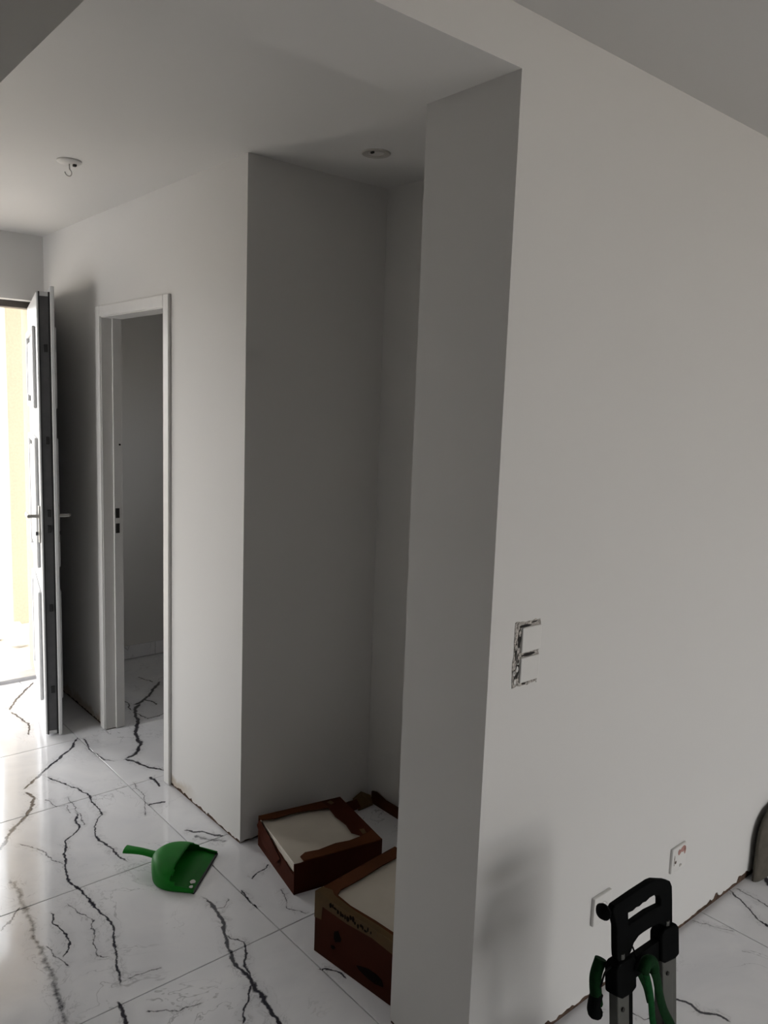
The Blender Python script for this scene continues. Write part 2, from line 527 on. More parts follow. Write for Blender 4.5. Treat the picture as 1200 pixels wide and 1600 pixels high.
# right wall with its thick end and the dropped beam over the opening
wr = MB().box(XP, XR, YF, YP, .06, 3.0)
wr.box(XW - .15, XP, YF, YP, ZB, 3.0)
wr.box(XL, XW - .15, YF, YP, 0, 3.0)
skin(wr, 'x', YF, YF + .010, XP, XR, .06, .026, 3, .018)
skin(wr, 'y', XP, XP + .010, YF, YP, .06, .010, 4)
wall_right = struct('wall_right', wr, M['paint'], 'white painted wall with square end and dropped beam over the hall opening', 'wall')
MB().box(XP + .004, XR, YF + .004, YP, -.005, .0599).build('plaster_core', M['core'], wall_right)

# hall side wall with the inner doorway
DY0, DY1, DZ = 3.095, 3.815, 2.06
wh = MB()
wh.box(XH, XH + TW, YN, DY0, .06, 2.8)
wh.box(XH, XH + TW, DY1, YFAC, .06, 2.8)
wh.box(XH, XH + TW, DY0, DY1, DZ, 2.8)
skin(wh, 'y', XH, XH + .010, YN, DY0, .06, .012, 5)
skin(wh, 'y', XH, XH + .010, DY1, YFAC, .06, .012, 6)
wall_hall = struct('wall_hall', wh, M['hall'], 'white hall wall with an open inner doorway, dusty near the floor', 'wall')
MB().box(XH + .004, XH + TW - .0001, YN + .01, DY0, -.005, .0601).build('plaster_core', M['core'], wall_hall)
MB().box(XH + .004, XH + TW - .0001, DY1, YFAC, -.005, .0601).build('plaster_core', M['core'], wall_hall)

wn_ = MB().box(XH + TW, 3.4, YN, YN + .10, .06, 2.8)
skin(wn_, 'x', YN, YN + .010, XH, XNB, .06, .014, 8)
wall_ns = struct('wall_niche_side', wn_, M['paint'], 'shaded white side wall of the niche behind the tile boxes', 'wall')
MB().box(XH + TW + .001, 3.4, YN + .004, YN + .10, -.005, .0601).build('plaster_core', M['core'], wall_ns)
wb_ = MB().box(XNB, XNB + .10, YP, YN, .06, 2.8)
skin(wb_, 'y', XNB, XNB + .010, YP, YN, .06, .02, 9)
wall_nb = struct('wall_niche_back', wb_, M['paint'], 'shaded white back wall of the niche', 'wall')
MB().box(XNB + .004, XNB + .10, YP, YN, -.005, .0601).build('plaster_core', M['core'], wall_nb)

# facade with the front door opening
FX0, FX1, FZ = .50, 1.444, 2.165
wf = MB()
wf.box(XW - .15, FX0, YFAC, YOUT, 0, 5.2)
wf.box(FX1, XH + TW, YFAC, YOUT, 0, 5.2)
wf.box(FX0, FX1, YFAC, YOUT, FZ, 5.2)
wall_fac = struct('wall_facade', wf, M['paint'], 'white inner face of the front wall around the open front door', 'wall')
mc = MB().box(FX1 - .004, FX1 + .012, YFAC + .17, YOUT + .012, 0, FZ)
mc.box(FX0 - .012, FX0 + .004, YFAC + .17, YOUT + .012, 0, FZ)
mc.build('outer_reveal', M['cream'], wall_fac)

# hall left wall, stairwell, ceilings
wl_ = MB().box(XW - .15, XW, YP, WLY[0], 0, 5.2).box(XW - .15, XW, WLY[1], YFAC, 0, 5.2).box(XW - .15, XW, WLY[0], WLY[1], WLY[3], 5.2)
if WLY[2] > 0: wl_.box(XW - .15, XW, WLY[0], WLY[1], 0, WLY[2])
struct('wall_left', wl_, M['paint'], 'white left wall of the hall, out of view', 'wall')
struct('wall_stairwell', MB().box(XS, XS + .12, YP, YFAC, ZC, 5.2).box(XW, XS, YP - .12, YP, 3.0, 5.2), M['paint'], 'shaded edge of the stairwell opening beside the hall ceiling', 'wall')
struct('ceiling_stairwell', MB().box(XW - .15, XS + .12, YP - .12, YOUT, 5.2, 5.35), M['ceil'], 'ceiling high above the stairwell', 'ceiling')
struct('ceiling_hall', MB().box(XS + .12, XNB + .10, YP, YFAC, ZC, 2.8), M['ceil'], 'white hall ceiling running on into the niche', 'ceiling')
struct('ceiling_living', MB().box(XL, XR, YB, YF, ZL, 2.8), M['ceil'], 'white living room ceiling', 'ceiling')
# room behind the inner doorway
YR2 = 4.785
wr2 = MB().box(XH + TW, 3.4, YR2, YOUT, 0, 2.8)
wall_r2 = struct('wall_room_back', wr2, M['paint'], 'grey looking white wall of the room beyond the doorway', 'wall')
struct('wall_room_side', MB().box(3.4, 3.5, YN, W2Y[0], 0, 2.8).box(3.4, 3.5, W2Y[1], YOUT, 0, 2.8).box(3.4, 3.5, W2Y[0], W2Y[1], 0, W2Y[2]).box(3.4, 3.5, W2Y[0], W2Y[1], W2Y[3], 2.8), M['paint'], 'white side wall of the room beyond the doorway, out of view', 'wall')
struct('ceiling_room', MB().box(XNB + .10, 3.5, YN, YOUT, ZC, 2.8).box(XH + TW, XNB + .10, YFAC, YOUT, ZC, 2.8), M['ceil'], 'ceiling of the room beyond the doorway', 'ceiling')
bb = tag(empty('baseboard_room', (XH + TW, YR2 - .010, 0)), 'low marble tile plinth along the wall of the room beyond the doorway', 'baseboard', kind='structure')
pm = tile_mesh(.597, .085, 'plinth_tile')
for i in range(3):
    o = bpy.data.objects.new('plinth_tile', pm); COL.objects.link(o)
    o.parent = bb; o.location = (.025 + .600 * i, 0, .004); o.rotation_euler = (math.radians(90), 0, 0)

# living room outer walls with windows
def window(name, axis, fixed, a0, a1, z0, z1, n, label):
    r = tag(empty(name), label, 'window', kind='structure')
    def bx(m, p0, p1, q0, q1, t=.03):
        return m.box(p0, p1, fixed - t, fixed + t, q0, q1) if axis == 'x' else m.box(fixed - t, fixed + t, p0, p1, q0, q1)
    f = MB()
    bx(f, a0, a1, z1 - .06, z1); bx(f, a0, a1, z0, z0 + .06)
    for i in range(n + 1):
        c = a0 + (a1 - a0) * i / n
        bx(f, max(a0, c - .035), min(a1, c + .035), z0 + .06, z1 - .06)
    f.build('window_frame', M['pvc'], r)
    for i in range(n):
        p0 = a0 + (a1 - a0) * i / n + .03; p1 = a0 + (a1 - a0) * (i + 1) / n - .03
        bx(MB(), p0, p1, z0 + .05, z1 - .05, .004).build('pane', M['glass'], r)
    return r
def portal(loc, rot, sx, sy):
    d = bpy.data.lights.new('window_portal', 'AREA'); d.shape = 'RECTANGLE'; d.size = sx; d.size_y = sy
    d.cycles.is_portal = True
    o = bpy.data.objects.new('window_portal', d); COL.objects.link(o); o.location = loc; o.rotation_euler = rot
WBX = WIN_BACK
wb = MB().box(XL - .2, WBX[0], YB - .2, YB, 0, 2.8).box(WBX[1], XR + .2, YB - .2, YB, 0, 2.8).box(WBX[0], WBX[1], YB - .2, YB, WBX[3], 2.8)
struct('wall_back', wb, M['paint'], 'white living room wall behind the viewer, with a wide window', 'wall')
window('window_1', 'x', YB - .1, WBX[0], WBX[1], WBX[2], WBX[3], 3, 'wide glazed bay behind the viewer')
struct('wall_end', MB().box(XR, XR + .2, YB, YP, 0, 2.8), M['paint'], 'white end wall of the living room, out of view to the right', 'wall')
struct('wall_far_left', MB().box(XL - .2, XL, YB, YP, 0, 2.8), M['paint'], 'white living room wall out of view to the left', 'wall')
window('added_window_2', 'y', 3.45, W2Y[0], W2Y[1], W2Y[2], W2Y[3], 1, 'small unseen window added to brighten the room beyond the doorway')  # made-up opening, brings some daylight into this room
portal(((WBX[0] + WBX[1]) / 2, YB - .19, (WBX[2] + WBX[3]) / 2), (math.radians(90), 0, 0), WBX[1] - WBX[0], WBX[3] - WBX[2])
portal((3.49, (W2Y[0] + W2Y[1]) / 2, (W2Y[2] + W2Y[3]) / 2), (0, math.radians(90), 0), W2Y[3] - W2Y[2], W2Y[1] - W2Y[0])
portal(((FX0 + FX1) / 2, YOUT - .02, FZ / 2), (math.radians(-90), 0, 0), FX1 - FX0, FZ)
window('added_window_3', 'y', XW - .08, WLY[0], WLY[1], WLY[2], WLY[3], 1, 'unseen window added in the left hall wall to light the hall')  # made-up opening, throws daylight across onto the hall wall
portal((XW - .14, (WLY[0] + WLY[1]) / 2, (WLY[2] + WLY[3]) / 2), (0, math.radians(-90), 0), WLY[3] - WLY[2], WLY[1] - WLY[0])
# outside
struct('ground', MB().box(-30, 30, -30, 40, -.30, -.13), M['gravel'], 'pale sunlit ground outside the front door', 'ground')
struct('terrace', MB().box(-1.5, 4.0, YOUT - .06, 8.5, -.13, -.03), simple('pale_concrete_terrace', (.74, .69, .62), .9, var=.08), 'pale concrete terrace outside the front door', 'terrace')

# ------------------------------------------------------------------ front door
HX, HY = 1.434, 4.705
d1 = tag(empty('door_1', (HX, HY, 0)), 'white panelled front door standing open with dark lock edge and lever handles', 'door', kind='structure')
fr = MB().box(FX0 - HX, FX1 - HX, .0, .085, FZ - .035, FZ)
fr.box(FX0 - HX, FX0 + .05 - HX, .0, .085, 0, FZ - .035)
fr.build('door_frame', M['frame'], d1)
MB().box(FX1 - .012 - HX, FX1 - HX, .03, .085, 0, FZ - .035).build('door_jamb', M['pvc'], d1)
MB().cbox(FX0 - HX, FX1 - HX, .04, .17, -.008, .022, .005).build('threshold', M['sill'], d1)
LW = .856
lf = MB().cbox(.01, LW, -.036, .030, .012, 2.135, .004)
leaf = lf.build('door_leaf', M['pvc'], d1)
leaf.rotation_euler = (0, 0, math.radians(-104.0))
MB().cbox(.0, LW + .014, .022, .040, .006, 2.162, .004).build('rebate_lip', M['pvc'], leaf)
MB().box(LW - .002, LW + .003, -.022, .014, .03, 2.115).build('lock_rail', M['greym'], leaf)
MB().box(LW - .002, LW + .005, -.028, -.022, .012, 2.135).build('seal', M['seal'], leaf)
MB().box(LW - .002, LW + .006, .014, .0225, .012, 2.135).build('seal', M['seal'], leaf)
for z in (1.88, 1.455, 1.11, 1.035, .65, .24):
    MB().cbox(LW, LW + .010, -.010, .008, z - .018, z + .018, .003).build('lock_bolt', M['seal'], leaf)
for z0, z1 in ((1.60, 1.99), (.82, 1.46), (.14, .70)):
    for s in (-1, 1):
        y0 = -.036 if s < 0 else .040
        fm = MB()
        for (xa, xb, za, zb) in ((.12, .15, z0, z1), (.70, .73, z0, z1), (.15, .70, z0, z0 + .03), (.15, .70, z1 - .03, z1)):
            fm.cbox(xa, xb, min(y0, y0 + s * .016), max(y0, y0 + s * .016), za, zb, .006)
        fm.build('panel_moulding', M['pvc'], leaf)
        MB().cbox(.20, .65, min(y0 - s * .002, y0 + s * .012), max(y0 - s * .002, y0 + s * .012), z0 + .06, z1 - .06, .005).build('raised_panel', M['pvc'], leaf)
for s in (-1, 1):
    y0 = -.036 if s < 0 else .040
    h = MB().cbox(LW - .075, LW - .040, min(y0, y0 + s * .008), max(y0, y0 + s * .008), .96, 1.14, .003)
    h.tube([(LW - .057, y0, 1.09), (LW - .057, y0 + s * .052, 1.09)], .009, 10)
    h.tube(spline([(LW - .057, y0 + s * .05, 1.09), (LW - .09, y0 + s * .056, 1.09), (LW - .175, y0 + s * .054, 1.088)], 6), .009, 10)
    h.build('door_handle', M['steel'], leaf)
    MB().lathe([(.0, 0), (.009, 0), (.009, .012), (0, .012)], (LW - .057, y0 + (0 if s > 0 else -.02) + s * .002, 1.005), 'y', 14).build('key_cylinder', M['greym'], leaf)
for z in (.25, 1.1, 1.95):
    MB().tube([(0, .04, z - .05), (0, .04, z + .05)], .010, 10).build('hinge', M['pvc'], leaf)

# ------------------------------------------------------------------ inner doorway frame
d2 = tag(empty('door_2', (XH, DY0, 0)), 'white inner door frame without its door, strike plates on the jamb', 'door', kind='structure')
W2 = DY1 - DY0
j0 = MB().box(-.006, .088, .0, .022, .004, DZ - .012)
j0.cbox(-.014, .0, -.032, .018, .004, DZ + .030, .004)
j0.cbox(.044, .088, .022, .034, .004, DZ - .024, .002)
j0.build('jamb', M['white'], d2)
j1 = MB().box(-.006, .088, W2 - .022, W2, .004, DZ - .012)
j1.cbox(-.014, .0, W2 - .018, W2 + .032, .004, DZ + .030, .004)
j1.cbox(.044, .088, W2 - .034, W2 - .022, .004, DZ - .024, .002)
jo = j1.build('jamb', M['white'], d2)
j2 = MB().box(-.006, .088, 0, W2, DZ - .024, DZ - .001)
j2.cbox(-.0138, .0, .018, W2 - .018, DZ - .020, DZ + .030, .004)
j2.build('head_jamb', M['white'], d2)
for z in (1.105, 1.030):
    MB().cbox(.050, .070, W2 - .0365, W2 - .0335, z - .024, z + .024, .001).build('strike_plate', M['dark'], jo)
MB().lathe([(0, 0), (.005, 0), (.005, .003), (0, .003)], (.074, W2 - .037, 1.44), 'y', 10).build('screw_hole', M['dark'], jo)
for y0, y1 in ((-.0, .022), (W2 - .022, W2)):
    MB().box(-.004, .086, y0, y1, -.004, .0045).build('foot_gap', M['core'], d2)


# ------------------------------------------------------------------ ceiling fittings
t = tag(empty('ceiling_hook_plate', (1.063, 3.052, ZC)), 'small white round ceiling plate with a wire hook in the hall', 'ceiling fitting')
MB().lathe([(.0, 0), (.043, 0), (.043, -.004), (.036, -.009), (0, -.010)], (0, 0, 0)).build('plate', simple('greyed_ceiling_plate', (.56, .55, .53), .6), t)
MB().tube([(.012 * math.cos(a) - .004, .012 * math.sin(a) * .3, -.040 + .014 * math.sin(a)) for a in [math.radians(v) for v in range(60, -200, -20)]], .0015, 8).build('hook', M['steel'], t)
MB().tube([(.001, .003, -.008), (.002, .0033, -.030)], .0022, 8).build('hook_shank', M['steel'], t)
MB().cbox(.012, .024, -.010, .004, -.017, -.008, .002).build('terminal_block', M['dark'], t)

t = tag(empty('ceiling_spot', (1.762, 2.163, ZC)), 'round recessed ceiling spot ring above the niche', 'ceiling light')
MB().lathe([(.026, .004), (.030, -.004), (.046, -.005), (.049, -.002), (.049, .002)], (0, 0, 0), seg=32).build('trim_ring', simple('greyed_spot_ring', (.42, .40, .37), .4), t)
MB().lathe([(0, -.001), (.028, -.001), (.028, .003), (0, .003)], (0, 0, 0), seg=24).build('lamp_face', simple('frosted_lamp_face', (.62, .60, .56), .3), t)
MB().cbox(-.030, -.022, -.020, -.006, -.010, -.002, .002).build('spring_clip', M['dark'], t)

# ------------------------------------------------------------------ wall fittings
# double blank box with rough cut plaster
SX, SZ = 1.470, 1.108
t = tag(empty('double_wall_box', (SX, YF, SZ)), 'two blank white switch plates set in a roughly chipped cut-out', 'switch')
rnd = random.Random(11)
rag = []
for i in range(40):
    a = i / 40 * 4
    s, q = int(a), a - int(a)
    hx, hz = .047, .080
    p = [(-hx + 2 * hx * q, -hz), (hx, -hz + 2 * hz * q), (hx - 2 * hx * q, hz), (-hx, hz - 2 * hz * q)][s]
    k = rnd.uniform(-.0035, .0035)
    rag.append((p[0] + k * (p[0] > 0) - k * (p[0] <= 0) * .8, p[1] + k))
cut = MB().prism([(x, z) for x, z in rag], 'y', -.0012, .004)
cut.build('chipped_plaster', M['chip'], t)
def blob(cx, cz, sx, sz, n, seed):
    r2 = random.Random(seed)
    return [(cx + sx * math.cos(2 * math.pi * i / n) * r2.uniform(.7, 1.2), cz + sz * math.sin(2 * math.pi * i / n) * r2.uniform(.7, 1.2)) for i in range(n)]
for i, (cx, cz, sx, sz) in enumerate(((-.030, .040, .006, .024), (-.031, -.034, .006, .026), (-.012, .0685, .020, .004), (.004, -.004, .024, .0045), (-.040, .010, .003, .02), (-.039, -.055, .0025, .012), (-.004, -.0755, .008, .002), (.022, .074, .01, .002))):
    MB().prism(blob(cx, cz, sx, sz, 14, 20 + i), 'y', -.0020, .002).build('dark_gap', M['dark'], t)
for cz in (.034, -.040):
    MB().cbox(-.024, .046, -.0065, .002, cz - .031, cz + .031, .003).build('blank_plate', M['plate'], t)
for i in range(10):
    x, z = rnd.uniform(-.044, -.030), rnd.uniform(-.075, .075)
    MB().prism(blob(x, z, .004, .007, 7, 60 + i), 'y', -.0035, .002).build('plaster_crumb', M['plate'] if i % 2 else M['chip'], t)

t = tag(empty('wall_socket', (1.872, YF, .283)), 'square white wall socket behind the hand truck handle', 'socket')
MB().cbox(-.043, .043, -.011, .001, -.043, .043, .003).build('cover_plate', M['plate'], t)
MB().lathe([(0, -.0105), (.019, -.0105), (.021, -.0125), (.021, -.010), (0, -.010)], (0, 0, 0), 'y', 24).build('socket_well', M['plate'], t)
for x in (-.0095, .0095):
    MB().lathe([(0, -.0128), (.0025, -.0128), (.0025, -.010), (0, -.010)], (x, 0, 0), 'y', 8).build('pin_hole', M['dark'], t)

t = tag(empty('wall_box_plate', (2.292, YF, .281)), 'small white junction plate with reddish smears low on the wall', 'socket')
MB().cbox(-.043, .043, -.009, .001, -.042, .042, .003).build('cover_plate', M['plate'], t)
for i, (cx, cz, sx, sz, mt) in enumerate(((-.002, .022, .010, .009, 'red'), (.020, .026, .014, .010, 'red'), (.032, .018, .006, .012, 'red'), (-.022, -.006, .004, .006, 'core'), (.010, -.026, .008, .005, 'chip'), (-.030, .004, .003, .02, 'chip'))):
    MB().prism(blob(cx, cz, sx, sz, 10, 90 + i), 'y', -.0098, -.006).build('smear', M[mt], t)

# ------------------------------------------------------------------ cartons of tiles
def carton(name, label, loc, rz, w, d, h, rims, cmat, fmat):
    r = tag(empty(name, loc, (0, 0, rz)), label, 'box', 'cartons of floor tiles in the niche')
    th = .005
    MB().box(th, w - th, th, d - th, .0, th).build('bottom', cmat, r)
    rnd = random.Random(int(w * 1000 + h * 7000))
    def side(nm, ax, f0, f1, a0, a1, hs, mat):
        n = 14
        prof = [(a0 + (a1 - a0) * i / n, hs[0] + (hs[1] - hs[0]) * i / n + rnd.uniform(-.004, .001)) for i in range(n + 1)]
        poly = [(a0, 0)] + [(a1, 0)] + prof[::-1]
        return MB().prism(poly, ax, f0, f1).build(nm, mat, r)
    side('side_panel', 'y', 0, th, 0, w, rims['front'], fmat)
    side('side_panel', 'y', d - th, d, 0, w, rims['back'], cmat)
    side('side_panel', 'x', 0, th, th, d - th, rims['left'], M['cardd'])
    side('side_panel', 'x', w - th, w, th, d - th, rims['right'], cmat)
    return r

def flap(name, mat, parent, pts, z, th=.004, drop=0.0):
    v = []
    for p in pts:
        zz = p[2] if len(p) > 2 else z
        v.append((p[0], p[1], zz))
    n = len(v)
    vv = v + [(a, b, c - th) for a, b, c in v]
    f = [tuple(range(n)), tuple(range(n, 2 * n))[::-1]] + [(i, n + i, n + (i + 1) % n, (i + 1) % n) for i in range(n)]
    return MB().add(vv, f).build(name, mat, parent)

def loose_tile(label, parent_loc, rz, x0, y0, w, d, z, group=None):
    me = tile_mesh(w, d, 'boxed_tile'); me.materials[0] = M['btile']
    o = bpy.data.objects.new('boxed_tile', me); COL.objects.link(o)
    c, s = math.cos(rz), math.sin(rz)
    o.location = (parent_loc[0] + c * x0 - s * y0, parent_loc[1] + s * x0 + c * y0, z)
    o.rotation_euler = (0, 0, rz)
    tag(o, label, 'tile', group)
    return o

# rear carton
L1, A1, w1, d1_, h1 = (1.448, 2.094, .001), math.radians(-11.0), .345, .348, .118
c1 = carton('tile_carton', 'torn brown tile carton against the niche wall, left side ripped open', L1, A1, w1, d1_, h1,
            dict(front=(.112, .118), back=(.118, .112), left=(.072, .098), right=(.118, .118)), M['card'], M['cardd'])
flap('torn_flap', M['card'], c1, [(.035, 0), (w1, 0), (w1, .075), (.29, .055), (.235, .046), (.18, .052), (.11, .040), (.06, .046), (.035, .030)], h1)
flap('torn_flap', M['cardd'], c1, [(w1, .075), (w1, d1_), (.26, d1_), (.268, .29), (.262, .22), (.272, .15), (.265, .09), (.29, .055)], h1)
flap('torn_flap', M['card'], c1, [(.0, d1_), (.0, .315), (.05, .305), (.12, .312), (.19, .306), (.268, .29), (.26, d1_)], h1)
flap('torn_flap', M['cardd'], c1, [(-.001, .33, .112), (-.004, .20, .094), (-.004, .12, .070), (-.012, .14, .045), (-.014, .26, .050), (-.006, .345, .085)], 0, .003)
flap('tape_strip', M['tape'], c1, [(.297, .060), (.312, .062), (.318, .092), (.300, .095)], h1 + .0015, .001)
flap('tape_strip', M['tape'], c1, [(.285, .305), (.302, .312), (.296, .335), (.278, .328)], h1 + .0015, .001)
for z, nm in ((.1061, 'topmost tile of its stack'), (.0949, 'just under the topmost one'), (.0837, 'third from the top of its stack')):
    loose_tile('dull beige marble tile in the rear carton, ' + nm, (L1[0], L1[1]), A1, .0065, .0065, w1 - .013, d1_ - .013, z, 'tiles stacked in the rear carton')

# front carton, half hidden by the wall end
L2, A2, w2, d2_, h2 = (1.382, 1.482, .001), math.radians(6.5), .36, .345, .198
c2 = carton('tile_carton', 'brown tile carton with tan tape and print, half hidden by the wall end', L2, A2, w2, d2_, h2,
            dict(front=(h2, h2), back=(h2, h2), left=(h2, h2), right=(h2, h2)), M['cardd'], M['card'])
flap('torn_flap', M['card'], c2, [(0, d2_), (0, d2_ - .035), (.06, d2_ - .048), (.15, d2_ - .050), (.25, d2_ - .046), (w2, d2_ - .050), (w2, d2_)], h2)
flap('torn_flap', M['card'], c2, [(0, d2_ - .035), (0, 0), (.030, 0), (.032, .12), (.028, .22), (.036, .285), (.06, d2_ - .048)], h2)
flap('torn_flap', M['card'], c2, [(.030, 0), (w2, 0), (w2, .04), (.2, .045), (.032, .04)], h2)
flap('tape_band', M['tape'], c2, [(-.0012, d2_ + .001), (-.0012, -.001), (.018, -.001), (.021, .10), (.019, .20), (.027, .29), (.040, .312), (.030, d2_ + .001)], h2 + .0012, .001)
tb = MB().prism([(-.001, h2 + .001), (d2_ * .7, h2 + .001), (d2_ + .001, h2 + .001), (d2_ + .001, h2 - .085), (d2_ - .030, h2 - .080), (d2_ - .034, h2 - .035), (d2_ * .6, h2 - .038), (d2_ * .3, h2 - .030), (-.001, h2 - .040)], 'x', -.0014, -.0002)
tb.build('tape_band', M['tape'], c2)
# print: illegible strokes on the tape and two dark marks on the side
rnd = random.Random(5)
st = MB()
for i in range(17):
    y = .275 - i * .0105 + rnd.uniform(-.002, .002)
    st.prism(blob(y, h2 - .016 + rnd.uniform(-.006, .006), rnd.uniform(.003, .007), rnd.uniform(.004, .010), 7, 300 + i), 'x', -.0022 - i * .00001, -.0013)
st.build('tape_print', M['ink'], c2)['kind'] = 'stuff'
for cy, cz, sy, sz, sd in ((.245, .098, .016, .020, 3), (.262, .055, .010, .006, 4), (.10, .05, .055, .016, 6)):
    MB().prism(blob(cy, cz, sy, sz, 10, sd), 'x', -.0016, -.0002).build('side_print', M['ink'], c2)
loose_tile('dull beige marble tile showing in the front carton half hidden by the wall end', (L2[0], L2[1]), A2, .0065, .0065, w2 - .013, d2_ - .013, .1912)

# cardboard strip and scrap at the niche back wall
t = MB().prism([(2.02, .0), (2.43, .0), (2.43, .052), (2.40, .060), (2.34, .047), (2.2, .050), (2.1, .044), (2.02, .047)], 'x', XNB - .016, XNB - .010)
tag(t.build('cardboard_strip', M['card']), 'brown cardboard strip leaning along the foot of the niche back wall', 'cardboard')
t = empty('cardboard_scrap', (2.03, 2.435, .001))
tag(t, 'crumpled scrap of torn cardboard in the niche corner', 'cardboard')
flap('scrap_sheet', M['tape'], t, [(-.05, -.03, .004), (.02, -.04, .012), (.04, .0, .03), (.01, .03, .045), (-.03, .035, .022)], 0, .003)
flap('scrap_sheet', M['cardd'], t, [(-.10, -.02, .006), (-.04, -.035, .016), (-.03, .01, .030), (-.08, .03, .020)], 0, .003)

# ------------------------------------------------------------------ dustpan
def dustpan():
    ax = math.radians(132.4)
    r = tag(empty('dustpan', (1.270, 2.388, .0005), (0, 0, ax)), 'green plastic dustpan lying on the marble floor', 'dustpan')
    # local x runs back from the lip towards the handle, y across
    D = .185
    def hw(u):   # half width
        if u < .45: return .122 + .006 * u
        q = (u - .45) / .55
        return .1247 * math.sqrt(max(0.0, 1 - q ** 2.3)) * .93 + .1247 * .07 * (1 - q)
    def ht(u): return .026 + .040 * math.sin(min(1, u * 1.25) * math.pi / 2) * (1 if u < .8 else 1 - .35 * ((u - .8) / .2) ** 2)
    NU, NV = 30, 33
    # pan floor
    vs_, fs = [], []
    for i in range(NU + 1):
        u = i / NU * .995
        for j in range(NV):
            v = -1 + 2 * j / (NV - 1)
            vs_.append((u * D, v * hw(u), .0015 + .006 * min(1, u * 5)))
    for i in range(NU):
        for j in range(NV - 1):
            fs.append((i * NV + j, i * NV + j + 1, (i + 1) * NV + j + 1, (i + 1) * NV + j))
    pan = MB().add(vs_, fs, True).build('pan_floor', M['green'], r, recalc=False)
    sm = pan.modifiers.new('thick', 'SOLIDIFY'); sm.thickness = .003; sm.offset = 0
    # hood: arched shell with a scooped front opening and low side walls
    vs_, fs = [], []
    for i in range(NU + 1):
        u = i / NU * .995
        for j in range(NV):
            a = math.pi * j / (NV - 1)
            c, s = math.cos(a), math.sin(a)
            yy = -math.copysign(abs(c) ** .55, c); zz = abs(s) ** .75
            vs_.append((u * D + .012 * zz * (u - .2), yy * hw(u) * (1 - .10 * zz * 0), .003 + zz * ht(u)))
    def keep(i, j):
        u = (i + .5) / NU; a = (j + .5) / (NV - 1)
        e = abs(a - .5) * 2          # 0 crown .. 1 foot
        return u > .50 - .10 * max(0, .6 - abs(e - .4)) or e > .83 or (e > .70 and u > .38)
    for i in range(NU):
        for j in range(NV - 1):
            if keep(i, j):
                fs.append((i * NV + j, i * NV + j + 1, (i + 1) * NV + j + 1, (i + 1) * NV + j))
    hood = MB().add(vs_, fs, True).build('hood', M['green'], r, recalc=False)
    sm = hood.modifiers.new('thick', 'SOLIDIFY'); sm.thickness = .0035; sm.offset = 0
    # lip with a dark rubber edge, a worn pale patch on it
    MB().cbox(-.003, .005, -.124, .124, .0, .006, .002).build('rubber_lip', M['seal'], r)
    for q, (dx, dy, sx, sy) in enumerate(((.022, .070, .010, .012), (.018, .098, .007, .009))):
        MB().prism(blob(dx, dy, sx, sy, 9, 140 + q), 'z', .0085, .0100).build('plaster_dust', M['plate'], r)
    # handle: tapered, hollow-ended grip rising slightly
    pts = spline([(D - .022, 0, .045), (D + .02, 0, .052), (D + .06, .001, .058), (D + .115, .002, .060)], 6)
    n = len(pts)
    m = MB()
    vs_, fs = [], []
    seg = 14
    for i, p in enumerate(pts):
        q = i / (n - 1)
        rw = .022 - .006 * math.sin(q * math.pi) + .002 * q; rt = .011
        for k in range(seg):
            t_ = 2 * math.pi * k / seg
            vs_.append((p.x, p.y + rw * math.cos(t_), p.z + rt * math.sin(t_) * (1 if math.sin(t_) > 0 else .6)))
    for i in range(n - 1):
        for k in range(seg):
            k2 = (k + 1) % seg
            fs.append((i * seg + k, i * seg + k2, (i + 1) * seg + k2, (i + 1) * seg + k))
    fs.append(tuple(range(seg))[::-1]); fs.append(tuple((n - 1) * seg + k for k in range(seg)))
    m.add(vs_, fs, True)
    m.build('handle', M['green'], r)
    return r
dustpan()

# ------------------------------------------------------------------ folding hand truck
HT = tag(empty('hand_truck', (1.53, .7925, .0), (math.radians(-5.5), 0, 0)), 'folded hand truck with black handle and aluminium poles, green straps hanging from it', 'hand truck')
OX, OT = 1.53, .603
def hp(L): return [(x - OX, t_ + OT) for x, t_ in L]
outer = hp([(1.404, .031), (1.402, .043), (1.411, .050), (1.48, .0515), (1.55, .0515), (1.567, .049), (1.615, .030), (1.632, .021), (1.640, .006), (1.641, -.03), (1.641, -.080), (1.633, -.086), (1.612, -.080), (1.597, -.069),
            (1.582, -.060), (1.560, -.057), (1.541, -.0555), (1.520, -.0545), (1.501, -.055), (1.482, -.063), (1.473, -.075), (1.462, -.086), (1.448, -.086), (1.422, -.080), (1.417, -.068), (1.416, -.053), (1.416, .0), (1.411, .016)])
hole = hp([(1.461, .0135), (1.478, .011), (1.492, .0135), (1.505, .011), (1.518, .0135), (1.530, .0115), (1.545, .0145), (1.566, .013), (1.583, .005), (1.591, -.007), (1.591, -.020), (1.541, -.014), (1.501, -.014), (1.462, -.015)])
def plate_with_hole(o, h, y0, y1):
    bm = bmesh.new()
    def ring(L): 
        vv = [bm.verts.new((x, 0, z)) for x, z in L]
        return [bm.edges.new((vv[i], vv[(i + 1) % len(vv)])) for i in range(len(vv))]
    e = ring(o) + ring(h)
    g = bmesh.ops.triangle_fill(bm, use_beauty=True, use_dissolve=False, edges=e)
    fs = [x for x in g['geom'] if isinstance(x, bmesh.types.BMFace)]
    for v in bm.verts: v.co.y = y0
    ex = bmesh.ops.extrude_face_region(bm, geom=fs)
    for v in [x for x in ex['geom'] if isinstance(x, bmesh.types.BMVert)]: v.co.y = y1
    bmesh.ops.recalc_face_normals(bm, faces=bm.faces)
    return bm
hd = MB().bm(plate_with_hole(outer, hole, -.008, .008)).build('handle', M['black'], HT)
bv = hd.modifiers.new('soft', 'BEVEL'); bv.width = .003; bv.segments = 2; bv.limit_method = 'ANGLE'; bv.angle_limit = math.radians(50)
kx = 1.404 - OX
